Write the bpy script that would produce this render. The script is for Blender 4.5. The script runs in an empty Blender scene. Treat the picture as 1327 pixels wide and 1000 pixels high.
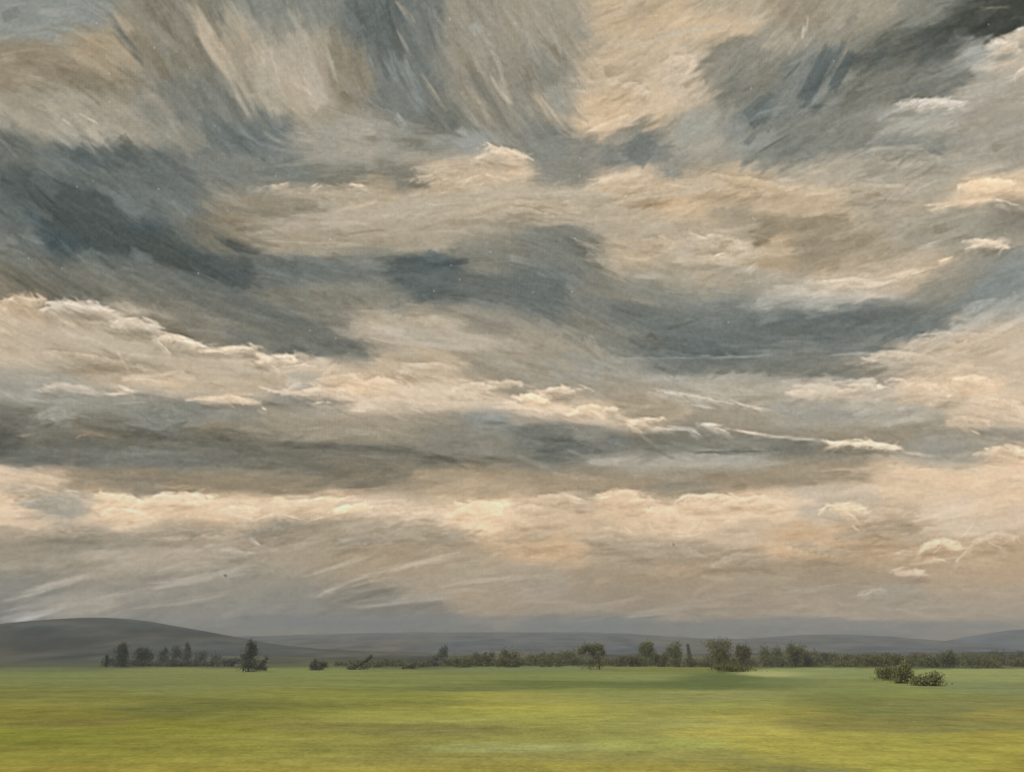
import bpy, bmesh, math, random
import numpy as np

R = math.radians
C = bpy.context.scene.collection
rng = np.random.default_rng(11)
random.seed(5)

# ------------------------------------------------------------------ camera
W0, H0 = 1327.0, 1000.0
HFOV = 60.0
F = (W0 / 2) / math.tan(R(HFOV / 2))          # focal length in photo pixels
Y_HOR = 853.0                                  # eye level in the photo
PITCH = math.atan((Y_HOR - H0 / 2) / F)
EYE = 7.0
cam = bpy.data.cameras.new('camera')
cam.sensor_fit = 'HORIZONTAL'
cam.angle = R(HFOV)
cam.clip_start = 0.5
cam.clip_end = 60000
co = bpy.data.objects.new('camera', cam)
C.objects.link(co)
co.location = (0, 0, EYE)
co.rotation_euler = (math.pi / 2 + PITCH, 0, 0)
bpy.context.scene.camera = co
cp, sp = math.cos(PITCH), math.sin(PITCH)

def ray(px, py):
    x = (px - W0 / 2) / F
    y = -(py - H0 / 2) / F
    return (x, cp - y * sp, sp + y * cp)

# ------------------------------------------------------------------ exposure
sc = bpy.context.scene
sc.view_settings.view_transform = 'Standard'
sc.view_settings.look = 'None'
sc.view_settings.gamma = 1
EXPO = 0.6
sc.view_settings.exposure = EXPO
sc.cycles.volume_bounces = 1
sc.cycles.max_bounces = 6

# ------------------------------------------------------------------ sun
SUN_EL, SUN_AZ = 48.0, 235.0                   # azimuth clockwise from +Y (view direction): behind, to the left
sl = bpy.data.lights.new('sun', 'SUN')
sl.energy = 4.2
sl.angle = R(4)
sl.color = (1.0, 0.95, 0.86)
so = bpy.data.objects.new('sun', sl)
C.objects.link(so)
so.rotation_euler = (R(90 - SUN_EL), 0, R(180 - SUN_AZ))

# ------------------------------------------------------------------ the sky: a bank of storm cloud
# Cloud cover is composed on a panel of sky 90 degrees wide (azimuth) by 64 degrees high (elevation).
# tone L = mean of channels 0-255, warmth Wm = red minus blue.
def tone(L, Wm):
    L = np.asarray(L, float); Wm = np.asarray(Wm, float)
    g = np.where(Wm < 0, 4.5, 4.5 + 0.01 * Wm) - 2.5 * np.clip((L - 155) / 40, 0, 1)
    return np.stack([L + Wm / 2, L + g, L - Wm / 2], -1)

# broad masses: x0, x1, y0, y1, tone, warmth
MASS = """
0 120 0 45 141 2
95 175 40 95 148 37
0 90 55 110 131 31
60 180 92 116 121 26
180 260 0 100 126 20
300 332 30 100 153 29
25 250 118 185 151 23
185 330 105 170 119 6
0 240 190 245 107 -2
100 160 198 216 92 -7
250 332 168 200 113 -4
230 265 165 195 131 20
270 332 202 250 125 7
0 40 180 225 104 3
332 440 0 22 129 5
332 400 25 50 139 12
332 440 52 145 161 31
345 380 60 140 163 29
425 482 60 150 125 23
450 520 0 66 107 -1
480 512 18 62 96 -5
482 545 70 150 118 1
520 542 100 132 119 5
536 572 0 60 115 3
575 664 0 80 139 20
600 650 20 80 145 22
610 664 95 160 131 20
400 522 150 212 151 20
448 480 150 200 159 20
332 372 150 210 116 -2
332 400 205 245 118 5
405 520 212 238 118 12
510 600 148 186 118 8
540 600 155 186 111 8
545 592 175 197 138 16
590 636 172 196 149 7
465 505 224 240 163 50
505 545 220 240 121 16
545 664 202 250 176 43
340 480 240 252 161 37
664 770 0 60 149 22
664 720 60 130 139 18
680 722 92 142 125 13
770 900 0 42 173 50
800 850 5 30 155 39
900 996 0 20 163 34
880 955 20 36 177 52
780 850 45 110 169 44
853 908 65 122 186 42
905 996 60 120 131 16
940 1000 90 150 123 9
978 1000 125 162 111 -6
690 742 110 150 153 20
728 872 128 182 177 53
795 856 162 216 119 0
780 806 185 216 128 12
868 948 150 192 153 18
664 800 170 230 132 10
698 730 165 186 116 3
664 682 205 228 191 53
780 862 215 252 182 49
862 890 216 236 140 9
880 996 225 255 169 48
938 972 208 240 178 53
940 996 160 215 138 5
996 1060 0 20 139 29
1060 1160 0 36 151 26
1160 1232 0 30 131 11
1200 1327 8 52 72 2
1240 1327 8 44 64 4
1110 1215 40 85 86 0
996 1055 45 66 158 26
1052 1160 32 62 133 20
996 1090 62 140 123 5
1090 1205 72 130 117 12
1160 1250 82 130 121 9
1250 1327 42 98 163 9
1292 1327 45 90 187 46
1240 1327 100 142 161 23
1148 1250 140 172 163 18
1250 1327 145 228 151 20
1000 1140 150 190 125 9
1003 1042 188 212 120 3
1150 1232 178 200 135 9
1080 1327 202 240 160 22
996 1100 205 245 163 29
1250 1327 222 252 199 61
996 1080 238 252 178 46
40 192 262 332 78 -16
105 185 270 322 73 -18
0 60 248 302 105 -4
0 45 300 342 117 5
148 190 252 284 119 0
190 255 248 282 110 -1
258 332 270 320 121 29
300 340 248 278 133 29
185 332 296 370 86 -2
230 335 335 372 86 -5
60 250 335 392 114 9
0 85 345 392 100 16
0 28 352 380 119 25
80 332 378 428 118 18
200 332 398 442 123 20
288 340 418 442 115 6
0 62 380 412 179 51
60 200 392 425 179 40
0 40 405 426 194 44
0 230 428 476 167 37
110 230 450 480 148 35
0 60 440 480 178 40
0 80 474 520 159 18
150 332 470 502 179 44
260 332 458 500 171 37
332 664 250 322 158 31
362 432 258 296 126 26
332 366 258 312 131 24
400 664 248 282 168 36
332 470 296 330 153 33
332 500 330 366 119 3
332 392 344 366 107 -1
376 416 334 356 111 -1
508 606 338 378 87 -9
504 534 345 366 74 -11
560 664 358 396 107 -1
600 664 312 352 125 16
400 520 362 402 129 16
332 440 372 450 119 14
345 470 424 464 112 5
398 472 440 464 106 3
440 664 398 470 165 33
450 620 425 452 172 33
600 664 400 440 135 18
590 664 456 502 145 26
332 450 458 500 182 42
332 362 476 502 165 40
370 420 482 502 175 16
480 602 462 482 171 46
664 780 295 345 119 8
664 742 345 412 109 -2
738 792 368 430 125 16
664 762 250 292 163 35
760 832 260 300 163 36
860 962 250 282 173 55
928 962 264 282 140 24
800 930 285 332 163 34
795 850 300 342 173 46
870 996 304 342 181 39
980 1000 290 316 125 31
820 1000 338 382 154 26
900 952 350 372 160 37
790 996 368 430 125 5
880 996 402 436 116 -3
880 960 375 392 128 3
800 852 390 412 131 26
720 860 430 456 125 11
830 962 432 459 100 -4
664 780 415 502 153 29
700 832 466 496 149 13
850 996 468 486 114 3
840 996 486 502 161 18
996 1100 250 276 169 48
1100 1200 250 302 163 30
1000 1165 280 350 139 35
1035 1062 285 335 132 29
996 1032 308 346 163 50
1160 1290 280 316 149 22
1290 1327 264 292 125 20
1060 1220 335 372 173 42
1000 1140 364 388 184 25
996 1100 385 402 163 13
990 1240 396 442 114 -1
996 1052 408 440 106 -2
1200 1290 350 402 137 16
1268 1327 354 386 138 -1
1240 1327 388 422 163 9
1195 1247 427 441 181 14
996 1160 442 458 121 4
996 1145 468 492 116 9
1160 1327 430 502 182 41
1230 1327 412 462 186 42
1100 1180 462 478 163 24
996 1160 490 505 173 22
80 182 508 536 147 16
172 262 520 560 131 10
270 332 530 546 137 14
10 60 530 556 104 14
45 88 525 549 153 14
85 162 534 562 111 18
0 332 560 602 101 16
150 332 560 572 88 15
0 22 560 586 78 7
20 62 588 606 107 3
130 282 584 606 127 8
250 332 548 562 131 32
80 332 606 640 129 40
150 222 614 640 126 28
0 82 605 650 190 54
0 42 645 672 207 62
40 112 642 670 161 21
115 186 638 656 212 67
118 205 655 676 214 66
190 278 640 660 217 64
205 285 655 672 197 62
284 332 648 677 212 62
150 332 676 700 170 44
0 150 668 690 194 58
80 182 690 702 146 33
420 482 484 512 204 59
400 532 510 532 194 44
560 640 486 520 196 44
375 442 515 530 142 14
332 560 535 570 143 31
550 664 550 590 126 18
610 664 538 558 145 3
332 600 578 620 112 20
440 522 600 620 110 32
520 664 600 640 144 44
332 402 615 640 127 39
332 432 642 668 202 60
480 522 650 672 197 51
520 595 655 672 194 51
590 660 645 672 216 73
332 432 674 702 148 39
440 562 678 692 161 39
560 664 620 645 166 54
680 832 480 520 151 26
664 820 515 545 191 48
790 852 502 540 151 34
900 996 490 512 165 27
930 996 518 556 146 29
664 772 545 600 116 7
700 766 568 580 95 4
745 766 560 575 145 20
820 892 570 586 113 16
880 1000 562 586 123 17
770 882 594 606 163 24
850 996 586 600 163 18
664 996 606 640 137 40
700 802 620 632 149 49
830 932 625 640 133 28
664 762 640 690 191 58
745 782 635 652 152 39
775 842 635 660 204 66
880 992 637 662 207 66
664 682 650 676 202 60
780 860 660 692 199 64
840 905 658 690 204 62
900 952 656 686 205 60
930 1000 678 702 186 53
1020 1142 494 518 189 41
1170 1242 486 526 198 53
1235 1282 480 516 203 61
1258 1327 510 550 194 49
1218 1252 514 526 157 32
1235 1272 534 560 189 48
1000 1110 520 546 157 16
1100 1212 516 546 167 21
1060 1242 546 570 141 31
1180 1327 556 576 146 18
996 1062 572 586 112 14
1060 1122 582 594 131 21
1280 1327 575 602 205 63
1180 1282 580 598 155 18
996 1132 594 626 143 41
1120 1327 600 640 201 62
1030 1132 634 660 186 40
1110 1202 660 702 171 54
996 1022 643 662 209 62
1200 1327 640 690 199 52
1280 1327 640 656 206 71
0 62 700 722 144 35
60 172 696 713 137 29
110 182 712 736 172 38
200 282 700 736 165 38
0 150 720 742 152 35
0 62 744 762 132 20
150 332 740 780 145 29
220 302 774 802 135 25
80 142 784 802 168 35
0 332 800 870 116 20
332 432 690 722 152 40
440 562 715 732 152 51
560 664 728 762 158 46
600 664 768 802 155 57
332 402 775 802 132 21
332 664 802 870 114 29
664 762 690 726 179 72
770 852 680 726 160 45
800 902 708 732 157 46
664 720 738 770 164 39
720 996 740 802 147 52
880 996 722 742 150 51
850 962 728 739 164 64
664 996 808 870 115 24
996 1102 690 722 180 72
1100 1170 690 735 166 68
996 1162 728 762 149 52
1200 1327 700 760 166 66
1110 1202 758 780 158 39
1200 1327 753 768 166 55
996 1327 778 812 161 55
996 1327 815 870 122 27
"""
# single strokes: x0 y0 x1 y1 width tone warmth
STROKE = """
0 230 190 300 46 83 -5
60 285 330 368 36 75 -5
130 330 440 448 34 104 3
330 358 500 352 22 112 2
500 350 760 392 26 102 -2
740 392 980 438 34 108 -1
960 434 1240 406 28 105 -2
1220 402 1327 352 22 130 -4
0 420 260 470 26 176 36
240 470 470 480 22 180 38
450 425 640 448 20 170 26
330 300 620 262 26 168 30
620 250 800 262 26 170 32
800 250 1000 232 26 176 40
300 806 664 806 22 116 4
330 812 664 812 15 110 2
664 806 860 806 20 116 0
664 812 860 812 14 110 -2
860 814 1327 806 18 122 10
880 819 1220 822 12 116 4
0 590 400 596 22 106 10
125 0 160 50 12 119 5
148 38 188 82 13 99 3
246 8 285 72 20 169 35
262 36 330 150 20 176 36
268 0 302 48 9 119 8
180 100 196 140 8 141 22
376 98 424 132 16 182 29
340 60 365 130 14 168 27
420 52 436 108 6 153 25
512 0 536 32 9 143 29
514 40 532 75 7 131 14
545 98 578 146 8 139 27
560 60 600 130 14 125 12
640 80 664 138 12 163 29
616 116 642 166 11 157 29
612 92 664 176 10 120 12
360 214 434 205 8 151 18
434 204 478 192 6 151 16
512 150 526 166 10 161 3
800 60 952 32 9 179 25
692 118 728 168 12 182 46
850 192 876 188 5 123 3
700 60 722 130 20 131 12
1270 11 1315 8 4 121 31
1060 70 1042 140 14 111 -2
1092 52 1052 128 13 89 -5
1075 140 1036 138 8 98 -10
1098 82 1132 70 12 87 -1
1130 95 1210 60 14 101 7
1150 120 1230 92 8 125 12
1205 75 1250 50 16 94 2
1255 84 1320 40 12 153 5
1046 22 1040 50 7 181 27
1150 150 1180 132 8 189 18
1175 138 1246 134 9 196 21
1240 118 1320 102 10 171 20
1250 242 1310 236 14 218 68
1200 264 1296 258 8 204 59
1246 324 1300 310 7 204 48
1190 322 1222 314 8 187 33
1062 374 1150 362 8 199 40
1140 362 1232 338 9 203 46
1216 342 1236 334 8 209 66
1000 372 1060 376 7 189 27
430 274 500 256 8 177 42
612 270 664 258 8 179 44
340 312 470 318 5 163 33
500 352 606 335 7 90 -7
168 334 200 332 14 105 -2
108 328 132 332 10 101 -2
100 350 200 395 14 117 14
160 352 232 388 12 119 16
220 366 330 400 8 105 7
40 330 120 372 12 111 12
0 345 90 398 14 94 15
60 392 150 402 6 204 33
140 402 206 432 8 199 35
200 432 262 446 9 204 44
262 450 340 458 8 201 48
160 490 232 482 8 201 51
60 496 130 510 9 191 33
130 510 182 507 6 201 50
205 494 240 503 6 184 68
252 518 332 514 12 198 50
20 545 40 532 7 115 16
95 558 175 570 6 124 42
20 566 46 560 5 127 48
332 460 362 472 9 213 48
352 474 446 478 6 199 53
450 500 480 506 10 213 70
480 498 540 494 7 189 42
560 490 600 492 8 199 48
576 510 640 514 8 200 44
640 524 740 530 10 205 53
664 512 742 520 7 201 53
682 520 708 518 10 224 68
742 528 802 542 12 210 59
800 540 856 560 9 203 53
850 505 925 515 4 206 27
925 515 1000 532 3 198 27
895 524 926 531 5 198 18
866 554 906 557 7 200 27
906 549 940 552 6 215 29
940 556 1000 566 6 201 42
1000 566 1060 568 6 191 35
640 534 700 545 6 155 14
332 575 452 582 13 84 13
452 582 545 586 13 88 13
545 588 664 601 13 84 13
664 600 760 592 13 96 8
790 570 822 570 6 123 -2
876 586 1000 586 4 94 1
700 588 760 572 8 92 4
1066 580 1112 571 6 215 57
1110 570 1162 583 5 218 57
1160 584 1212 590 6 196 48
1030 500 1082 500 6 201 31
1100 499 1120 491 5 211 40
1118 491 1142 498 5 204 42
778 463 996 461 5 150 8
840 460 960 458 5 88 -4
1060 459 1180 457 4 186 22
960 450 1160 452 6 107 -2
100 632 152 634 7 166 62
220 634 252 630 6 174 67
402 640 492 634 7 158 56
332 672 362 664 4 229 56
362 664 400 674 4 220 56
400 672 442 664 5 215 65
436 668 482 652 12 227 77
540 666 562 662 6 203 58
588 666 622 650 6 223 73
622 650 658 662 5 220 67
664 656 690 672 8 196 56
772 648 800 636 7 203 67
800 636 842 644 6 198 58
850 666 876 654 5 220 69
878 646 930 638 7 201 60
930 640 992 648 7 208 65
780 680 818 690 6 203 65
1076 662 1120 656 8 206 62
1096 664 1112 682 8 222 77
1244 696 1262 680 5 220 56
1160 714 1192 718 8 205 66
1188 716 1216 698 10 214 71
1215 700 1250 712 14 215 71
1180 728 1250 720 9 200 66
1160 742 1200 742 8 204 62
1112 768 1146 762 5 198 49
264 708 282 704 4 190 37
288 710 322 720 7 181 34
0 776 120 746 12 192 30
0 792 90 770 10 159 20
0 806 84 786 14 217 11
70 790 200 760 8 177 28
200 760 332 735 10 174 30
150 792 300 768 8 163 26
350 765 462 726 14 141 29
380 748 470 722 8 181 37
400 770 505 742 12 194 34
420 772 562 750 8 145 30
440 784 602 768 12 177 25
470 745 600 718 8 185 40
560 760 664 745 8 185 36
760 806 902 784 8 167 48
700 790 850 772 7 157 40
850 790 980 765 6 155 43
664 770 760 752 8 163 32
1000 770 1110 756 7 161 43
1130 790 1260 782 6 169 47
960 714 996 736 5 157 43
1256 662 1327 648 8 201 60
1050 610 1150 606 5 170 49
"""
# sunlit heads of cloud: centre x, y, half width, half height, tone, warmth
HUMP = """
240 694 60 12 161 35
360 688 48 14 153 29
470 704 50 12 161 35
560 694 56 11 171 41
680 700 58 15 187 53
775 704 42 14 181 49
865 716 58 13 175 43
960 728 46 12 181 45
1060 714 50 15 181 51
1140 696 58 20 175 47
90 690 60 12 171 37
30 640 46 16 185 41
560 480 44 12 193 41
650 500 30 10 199 45
720 510 36 10 213 53
1180 470 60 16 193 41
1240 440 50 14 195 41
1060 510 44 10 203 41
400 512 60 12 207 47
130 470 60 12 181 41
20 396 40 14 193 49
820 250 60 16 179 49
960 240 60 16 183 51
700 270 60 14 173 37
1130 250 60 14 175 35
150 650 38 14 225 63
160 668 44 10 226 63
232 648 44 13 228 61
310 664 30 12 225 59
400 654 44 12 218 59
460 660 26 10 244 75
500 662 24 12 210 55
546 668 18 8 212 55
620 660 34 14 234 71
700 668 40 16 204 57
730 650 30 12 202 55
800 645 32 13 216 65
830 655 26 12 210 59
925 650 46 14 220 63
860 668 28 14 220 61
975 650 26 10 214 59
1000 655 24 10 214 59
1095 662 30 14 228 71
1150 672 42 14 196 55
1225 710 30 13 229 69
1183 745 22 8 217 61
1290 700 30 12 212 53
300 718 26 10 181 30
60 655 36 14 178 22
1190 505 40 16 213 53
1258 498 26 16 221 59
1292 528 34 18 213 51
1120 502 24 9 217 41
1255 548 24 12 201 49
690 518 22 8 231 63
770 532 30 9 219 55
836 548 24 9 213 51
610 506 34 11 207 45
480 500 40 12 213 55
440 492 26 9 205 49
80 505 34 9 193 33
290 520 44 8 207 51
1115 578 44 8 225 55
1300 586 30 12 217 61
215 540 44 18 139 13
66 538 22 12 155 15
95 400 44 12 207 33
175 424 38 14 205 35
235 446 36 12 215 45
300 455 36 8 211 49
360 468 32 9 219 51
650 202 34 14 205 49
575 232 40 14 179 39
1195 138 48 12 201 21
1280 242 36 13 223 65
1300 64 24 14 201 39
930 315 40 12 197 41
850 318 26 14 181 43
880 90 28 22 197 41
820 118 22 12 197 41
1275 318 34 9 209 45
1100 368 50 8 205 41
1170 205 60 18 161 21
"""
# broad square-edged patches: centre x, y, angle, length, width, tone, warmth
PATCH = """
168 266 38 44 24 118 -4
184 334 30 34 15 112 -6
122 330 30 20 12 106 -6
250 180 20 36 26 130 12
205 230 38 34 20 106 -4
60 236 40 40 22 104 -4
110 206 35 36 24 96 -8
300 222 10 60 26 124 2
390 70 78 60 34 166 24
350 118 70 70 30 162 26
410 110 70 60 20 168 24
462 176 82 48 24 158 16
430 188 80 44 26 152 14
496 180 84 46 22 150 14
568 186 -22 40 18 140 10
612 184 -18 40 20 150 2
525 232 78 24 34 120 12
826 190 -55 48 40 118 -2
793 200 60 30 22 124 6
710 196 -20 50 30 132 6
720 130 80 40 26 152 14
880 92 -60 56 34 186 36
840 130 -30 60 34 182 44
900 168 -30 60 34 154 12
1060 96 -62 90 22 96 -10
1092 92 -60 60 16 90 -10
1200 152 -12 70 16 164 12
1280 118 -18 70 22 162 16
1150 190 -10 80 20 136 6
720 330 20 70 30 120 8
700 378 10 60 36 106 -2
770 392 40 50 30 122 10
560 366 -30 60 24 98 -8
620 372 10 60 24 104 0
300 352 30 70 20 88 -4
370 348 25 50 14 106 -2
66 537 -20 36 18 156 12
"""
# crisp finishing touches: x0 y0 x1 y1 width tone warmth
ACCENT = """
72 148 95 164 5 180 25
102 147 130 162 4 182 25
44 137 62 131 7 158 25
340 242 372 238 5 194 42
404 242 412 238 4 212 42
452 238 474 242 5 210 44
616 206 636 198 8 204 42
634 197 660 200 7 202 48
604 234 626 225 5 202 46
630 226 662 234 8 194 53
1286 58 1308 54 4 212 18
1316 40 1327 36 5 214 18
1170 137 1200 129 4 204 22
1188 140 1216 128 3 212 25
1206 140 1230 130 3 208 25
1230 142 1248 136 5 202 25
1254 236 1300 232 4 218 68
1318 94 1327 88 7 218 46
1290 258 1320 266 4 212 42
1210 270 1236 266 4 214 51
1250 322 1296 312 4 212 48
1150 365 1200 350 4 210 42
1110 372 1132 370 4 212 35
58 392 74 390 4 212 25
74 390 112 399 4 208 35
120 400 150 403 4 210 42
166 416 196 428 5 200 40
204 442 220 456 4 210 44
214 435 250 445 4 212 46
228 440 252 444 3 218 46
288 452 325 450 4 212 51
332 458 350 466 7 218 48
352 474 362 478 4 218 46
372 475 400 471 3 218 46
370 505 386 497 3 218 31
420 482 430 476 4 210 57
176 490 206 494 3 216 53
150 500 172 506 5 212 48
255 516 280 519 5 210 51
298 512 330 518 4 208 53
340 527 344 529 4 218 44
410 521 432 522 4 204 44
650 522 664 520 3 218 40
664 522 702 534 3 218 46
684 514 706 520 7 218 66
770 534 784 541 4 218 55
812 548 836 562 4 210 53
850 554 870 556 4 218 29
896 557 906 562 3 218 20
906 548 926 553 4 218 27
926 553 944 560 4 214 35
850 506 910 515 3 218 29
910 515 984 530 3 204 31
898 304 914 308 5 208 40
926 331 938 328 5 214 61
968 350 978 342 3 208 25
1120 492 1132 490 3 218 40
1068 506 1078 500 3 218 31
1036 504 1074 500 3 206 31
1180 500 1200 490 3 204 53
1200 490 1240 506 3 202 51
1260 512 1284 508 3 212 51
1284 508 1316 526 3 210 51
1318 522 1325 538 5 212 51
1236 548 1268 561 4 194 51
1074 577 1098 571 3 218 55
1126 570 1158 582 3 218 53
96 568 118 560 5 126 70
118 562 172 568 4 114 59
196 645 216 637 4 218 58
216 637 240 638 4 218 55
240 638 272 650 4 218 58
180 672 208 670 4 218 60
122 660 150 648 4 208 60
86 634 98 636 4 212 34
98 640 126 664 4 194 40
292 662 332 675 4 216 49
288 658 300 650 4 212 49
332 673 360 665 3 218 58
360 665 384 671 3 218 55
434 666 470 656 5 218 77
458 656 476 652 5 218 70
586 664 612 652 4 218 66
612 652 636 650 3 218 64
636 654 664 662 3 218 60
612 680 622 668 3 216 58
776 646 794 642 5 216 70
792 640 830 636 4 200 55
852 664 876 655 3 218 62
880 650 936 658 4 206 60
808 682 820 688 4 218 53
840 676 846 686 3 214 58
900 684 908 672 4 208 55
968 670 986 668 4 210 47
1104 680 1110 684 4 218 47
1092 660 1112 674 5 218 75
1078 656 1084 660 5 216 53
1000 644 1022 648 4 208 51
1192 714 1212 700 4 218 58
1206 722 1224 726 4 218 58
1238 728 1256 710 4 218 55
1160 716 1168 717 4 218 49
1158 738 1172 734 3 218 55
1282 704 1300 710 3 214 53
1112 771 1140 764 4 204 40
266 708 280 705 3 192 34
330 700 336 706 3 216 27
290 744 293 745 4 42 9
872 704 874 708 4 62 15
"""
FLOW = """
60 30 -10
140 70 42
220 40 60
280 70 62
100 150 25
60 220 40
200 200 35
120 290 36
230 330 32
60 360 36
150 420 18
300 430 14
380 100 65
480 60 76
560 80 64
640 80 62
650 150 55
440 180 8
520 220 -5
400 240 0
720 60 60
700 140 55
820 40 -25
880 90 -30
800 150 -30
900 160 -25
960 120 -40
1060 90 -58
1150 80 -25
1260 40 -25
1200 140 -20
1290 80 -20
1100 180 -15
1250 200 -20
600 240 -15
700 240 -15
850 240 -12
1000 250 -15
1150 290 -20
1280 260 -12
400 280 0
550 270 -12
650 310 5
540 360 -15
620 380 20
420 350 15
500 420 15
380 400 20
600 440 10
720 330 30
760 400 35
850 350 10
900 320 -15
1050 330 -15
900 420 8
1000 430 0
1100 420 -5
1250 370 -22
1290 450 -30
100 480 10
250 490 5
400 490 8
550 500 12
700 490 10
760 540 12
880 520 12
1000 510 -3
1200 500 -25
1270 520 30
100 580 0
400 590 2
600 590 5
800 600 -3
1000 600 3
1200 570 5
60 640 5
250 650 0
450 660 -8
620 660 -10
800 670 0
950 660 -8
1150 670 -8
1280 650 -12
60 780 -18
150 730 -12
300 760 -14
450 750 -16
600 770 -10
800 790 -8
950 740 -5
1150 770 -6
1280 760 3
300 850 0
1000 850 0
"""
def table(s):
    return np.array([[float(v) for v in l.split()] for l in s.strip().splitlines()])

CW, CH = 1327, 870                                # sky chart size

def bilin(img, x, y):
    h, w = img.shape[:2]
    x = np.clip(x, 0, w - 1.001); y = np.clip(y, 0, h - 1.001)
    x0 = x.astype(int); y0 = y.astype(int)
    fx = x - x0; fy = y - y0
    if img.ndim == 3:
        fx = fx[..., None]; fy = fy[..., None]
    return (img[y0, x0] * (1 - fx) * (1 - fy) + img[y0, x0 + 1] * fx * (1 - fy)
            + img[y0 + 1, x0] * (1 - fx) * fy + img[y0 + 1, x0 + 1] * fx * fy)

def vnoise(w, h, sx, sy, seed):
    r = np.random.default_rng(seed)
    g = r.normal(0, 1, (int(h / sy) + 4, int(w / sx) + 4))
    yy, xx = np.mgrid[0:h, 0:w].astype(float)
    X = xx / sx; Y = yy / sy
    X = np.floor(X) + (X % 1) ** 2 * (3 - 2 * (X % 1)); Y = np.floor(Y) + (Y % 1) ** 2 * (3 - 2 * (Y % 1))
    return bilin(g, X, Y)

def compose_clouds():
    mass, stroke, accent, flow = table(MASS), table(STROKE), table(ACCENT), table(FLOW)
    # direction of the brush-like cloud wisps
    gx, gy = np.meshgrid(np.arange(0, CW + 8, 8.0), np.arange(0, CH + 8, 8.0))
    c2 = np.zeros_like(gx); s2 = np.zeros_like(gx)
    for x, y, a in flow:
        w = np.exp(-((gx - x) ** 2 + (gy - y) ** 2) / (2 * 55.0 ** 2)) + 1e-9
        c2 += w * math.cos(2 * R(a)); s2 += w * math.sin(2 * R(a))
    ang = 0.5 * np.arctan2(s2, c2)
    def angle(x, y):
        return ang[min(max(int(y / 8), 0), ang.shape[0] - 1), min(max(int(x / 8), 0), ang.shape[1] - 1)]
    # smooth ground tone
    num = np.zeros(gx.shape + (3,)); den = np.zeros(gx.shape) + 1e-12
    for x0, x1, y0, y1, L, Wm in mass:
        rx, ry = (x1 - x0) / 2, (y1 - y0) / 2
        dx = np.maximum(np.abs(gx - (x0 + x1) / 2) - rx * 0.5, 0); dy = np.maximum(np.abs(gy - (y0 + y1) / 2) - ry * 0.5, 0)
        w = np.exp(-(dx / (rx * 0.5 + 5)) ** 2 - (dy / (ry * 0.5 + 4)) ** 2) / (rx * ry) ** 0.5 + 1e-12
        num += w[..., None] * tone(L, Wm); den += w
    base = num / den[..., None]
    yy, xx = np.mgrid[0:CH, 0:CW].astype(float)
    wx = vnoise(CW, CH, 34, 16, 1) * 5; wy = vnoise(CW, CH, 40, 20, 2) * 3
    cv = bilin(base, (xx + wx) / 8, (yy + wy) / 8)

    def dab(x0, y0, x1, y1, w, col, alpha, bend=0.0, soft=0.35, dry=0.45):
        """one curved wisp laid on the chart, streaked along its length"""
        cx, cy = (x0 + x1) / 2, (y0 + y1) / 2
        dx, dy = x1 - x0, y1 - y0
        ln = math.hypot(dx, dy) + 1e-6
        ux, uy = dx / ln, dy / ln
        hl, hw = ln / 2, w / 2
        pad = hl + hw + abs(bend) * ln + 2
        ex = abs(ux) * hl + abs(uy) * (hw + abs(bend) * ln) + hw + 2
        ey = abs(uy) * hl + abs(ux) * (hw + abs(bend) * ln) + hw + 2
        a0, a1 = max(int(cx - ex), 0), min(int(cx + ex) + 1, CW)
        b0, b1 = max(int(cy - ey), 0), min(int(cy + ey) + 1, CH)
        if a1 <= a0 or b1 <= b0: return
        Y, X = np.ogrid[b0:b1, a0:a1]
        X = X - cx; Y = Y - cy
        s = X * ux + Y * uy
        t = -X * uy + Y * ux
        t = t - bend * (s * s / max(hl, 1) - hl * 0.33)
        nb = max(int(w / 1.6), 2) + 3
        br = rng.uniform(-1, 1, nb)
        ti = np.clip((t / max(w, 1e-3) + 0.5) * (nb - 2) + 0.5, 0, nb - 1.001)
        t0 = ti.astype(int); ft = ti - t0
        bl = br[t0] * (1 - ft) + br[t0 + 1] * ft
        send = hl * (1 + 0.16 * bl)
        m = np.clip((hw - np.abs(t)) / (hw * soft + 0.6) + 0.2, 0, 1) * np.clip((send - np.abs(s)) / (hw * soft + hl * soft * 0.5 + 0.6) + 0.15, 0, 1)
        fade = 1 - dry * np.clip(0.5 + s / (2 * hl), 0, 1) * (0.5 + 0.5 * bl)
        a = (m * alpha * fade)[..., None]
        cv[b0:b1, a0:a1] = cv[b0:b1, a0:a1] * (1 - a) + (col + (bl * 3.0)[..., None]) * a

    # masses, biggest first, each worked up from many wisps
    order = np.argsort(-((mass[:, 1] - mass[:, 0]) * (mass[:, 3] - mass[:, 2])))
    for k in order:
        x0, x1, y0, y1, L, Wm = mass[k]
        if y0 > 795 and L < 110: continue
        rx, ry = (x1 - x0) / 2, (y1 - y0) / 2
        wd = min(max(min(rx, ry) * 0.75, 5), 19)
        n = int(1.5 * rx * ry * 4 / (wd * wd * 3.0)) + 3
        for _ in range(n):
            r = math.sqrt(rng.uniform(0, 1)); th = rng.uniform(0, 2 * math.pi)
            x = (x0 + x1) / 2 + rx * r * math.cos(th) * 0.92; y = (y0 + y1) / 2 + ry * r * math.sin(th) * 0.92
            a = angle(x, y) + rng.normal(0, 0.13)
            ln = wd * rng.uniform(1.6, 3.8)
            ca, sa = math.cos(a) * ln / 2, math.sin(a) * ln / 2
            if abs(sa) > ry: f = ry / abs(sa); ca *= f; sa *= f
            col = tone(L + rng.normal(0, 6.5), Wm + rng.normal(0, 2.6))
            dab(x - ca, y - sa, x + ca, y + sa, wd * rng.uniform(0.6, 1.15), col, rng.uniform(0.35, 0.7), rng.normal(0, 0.06), 0.4)
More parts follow.
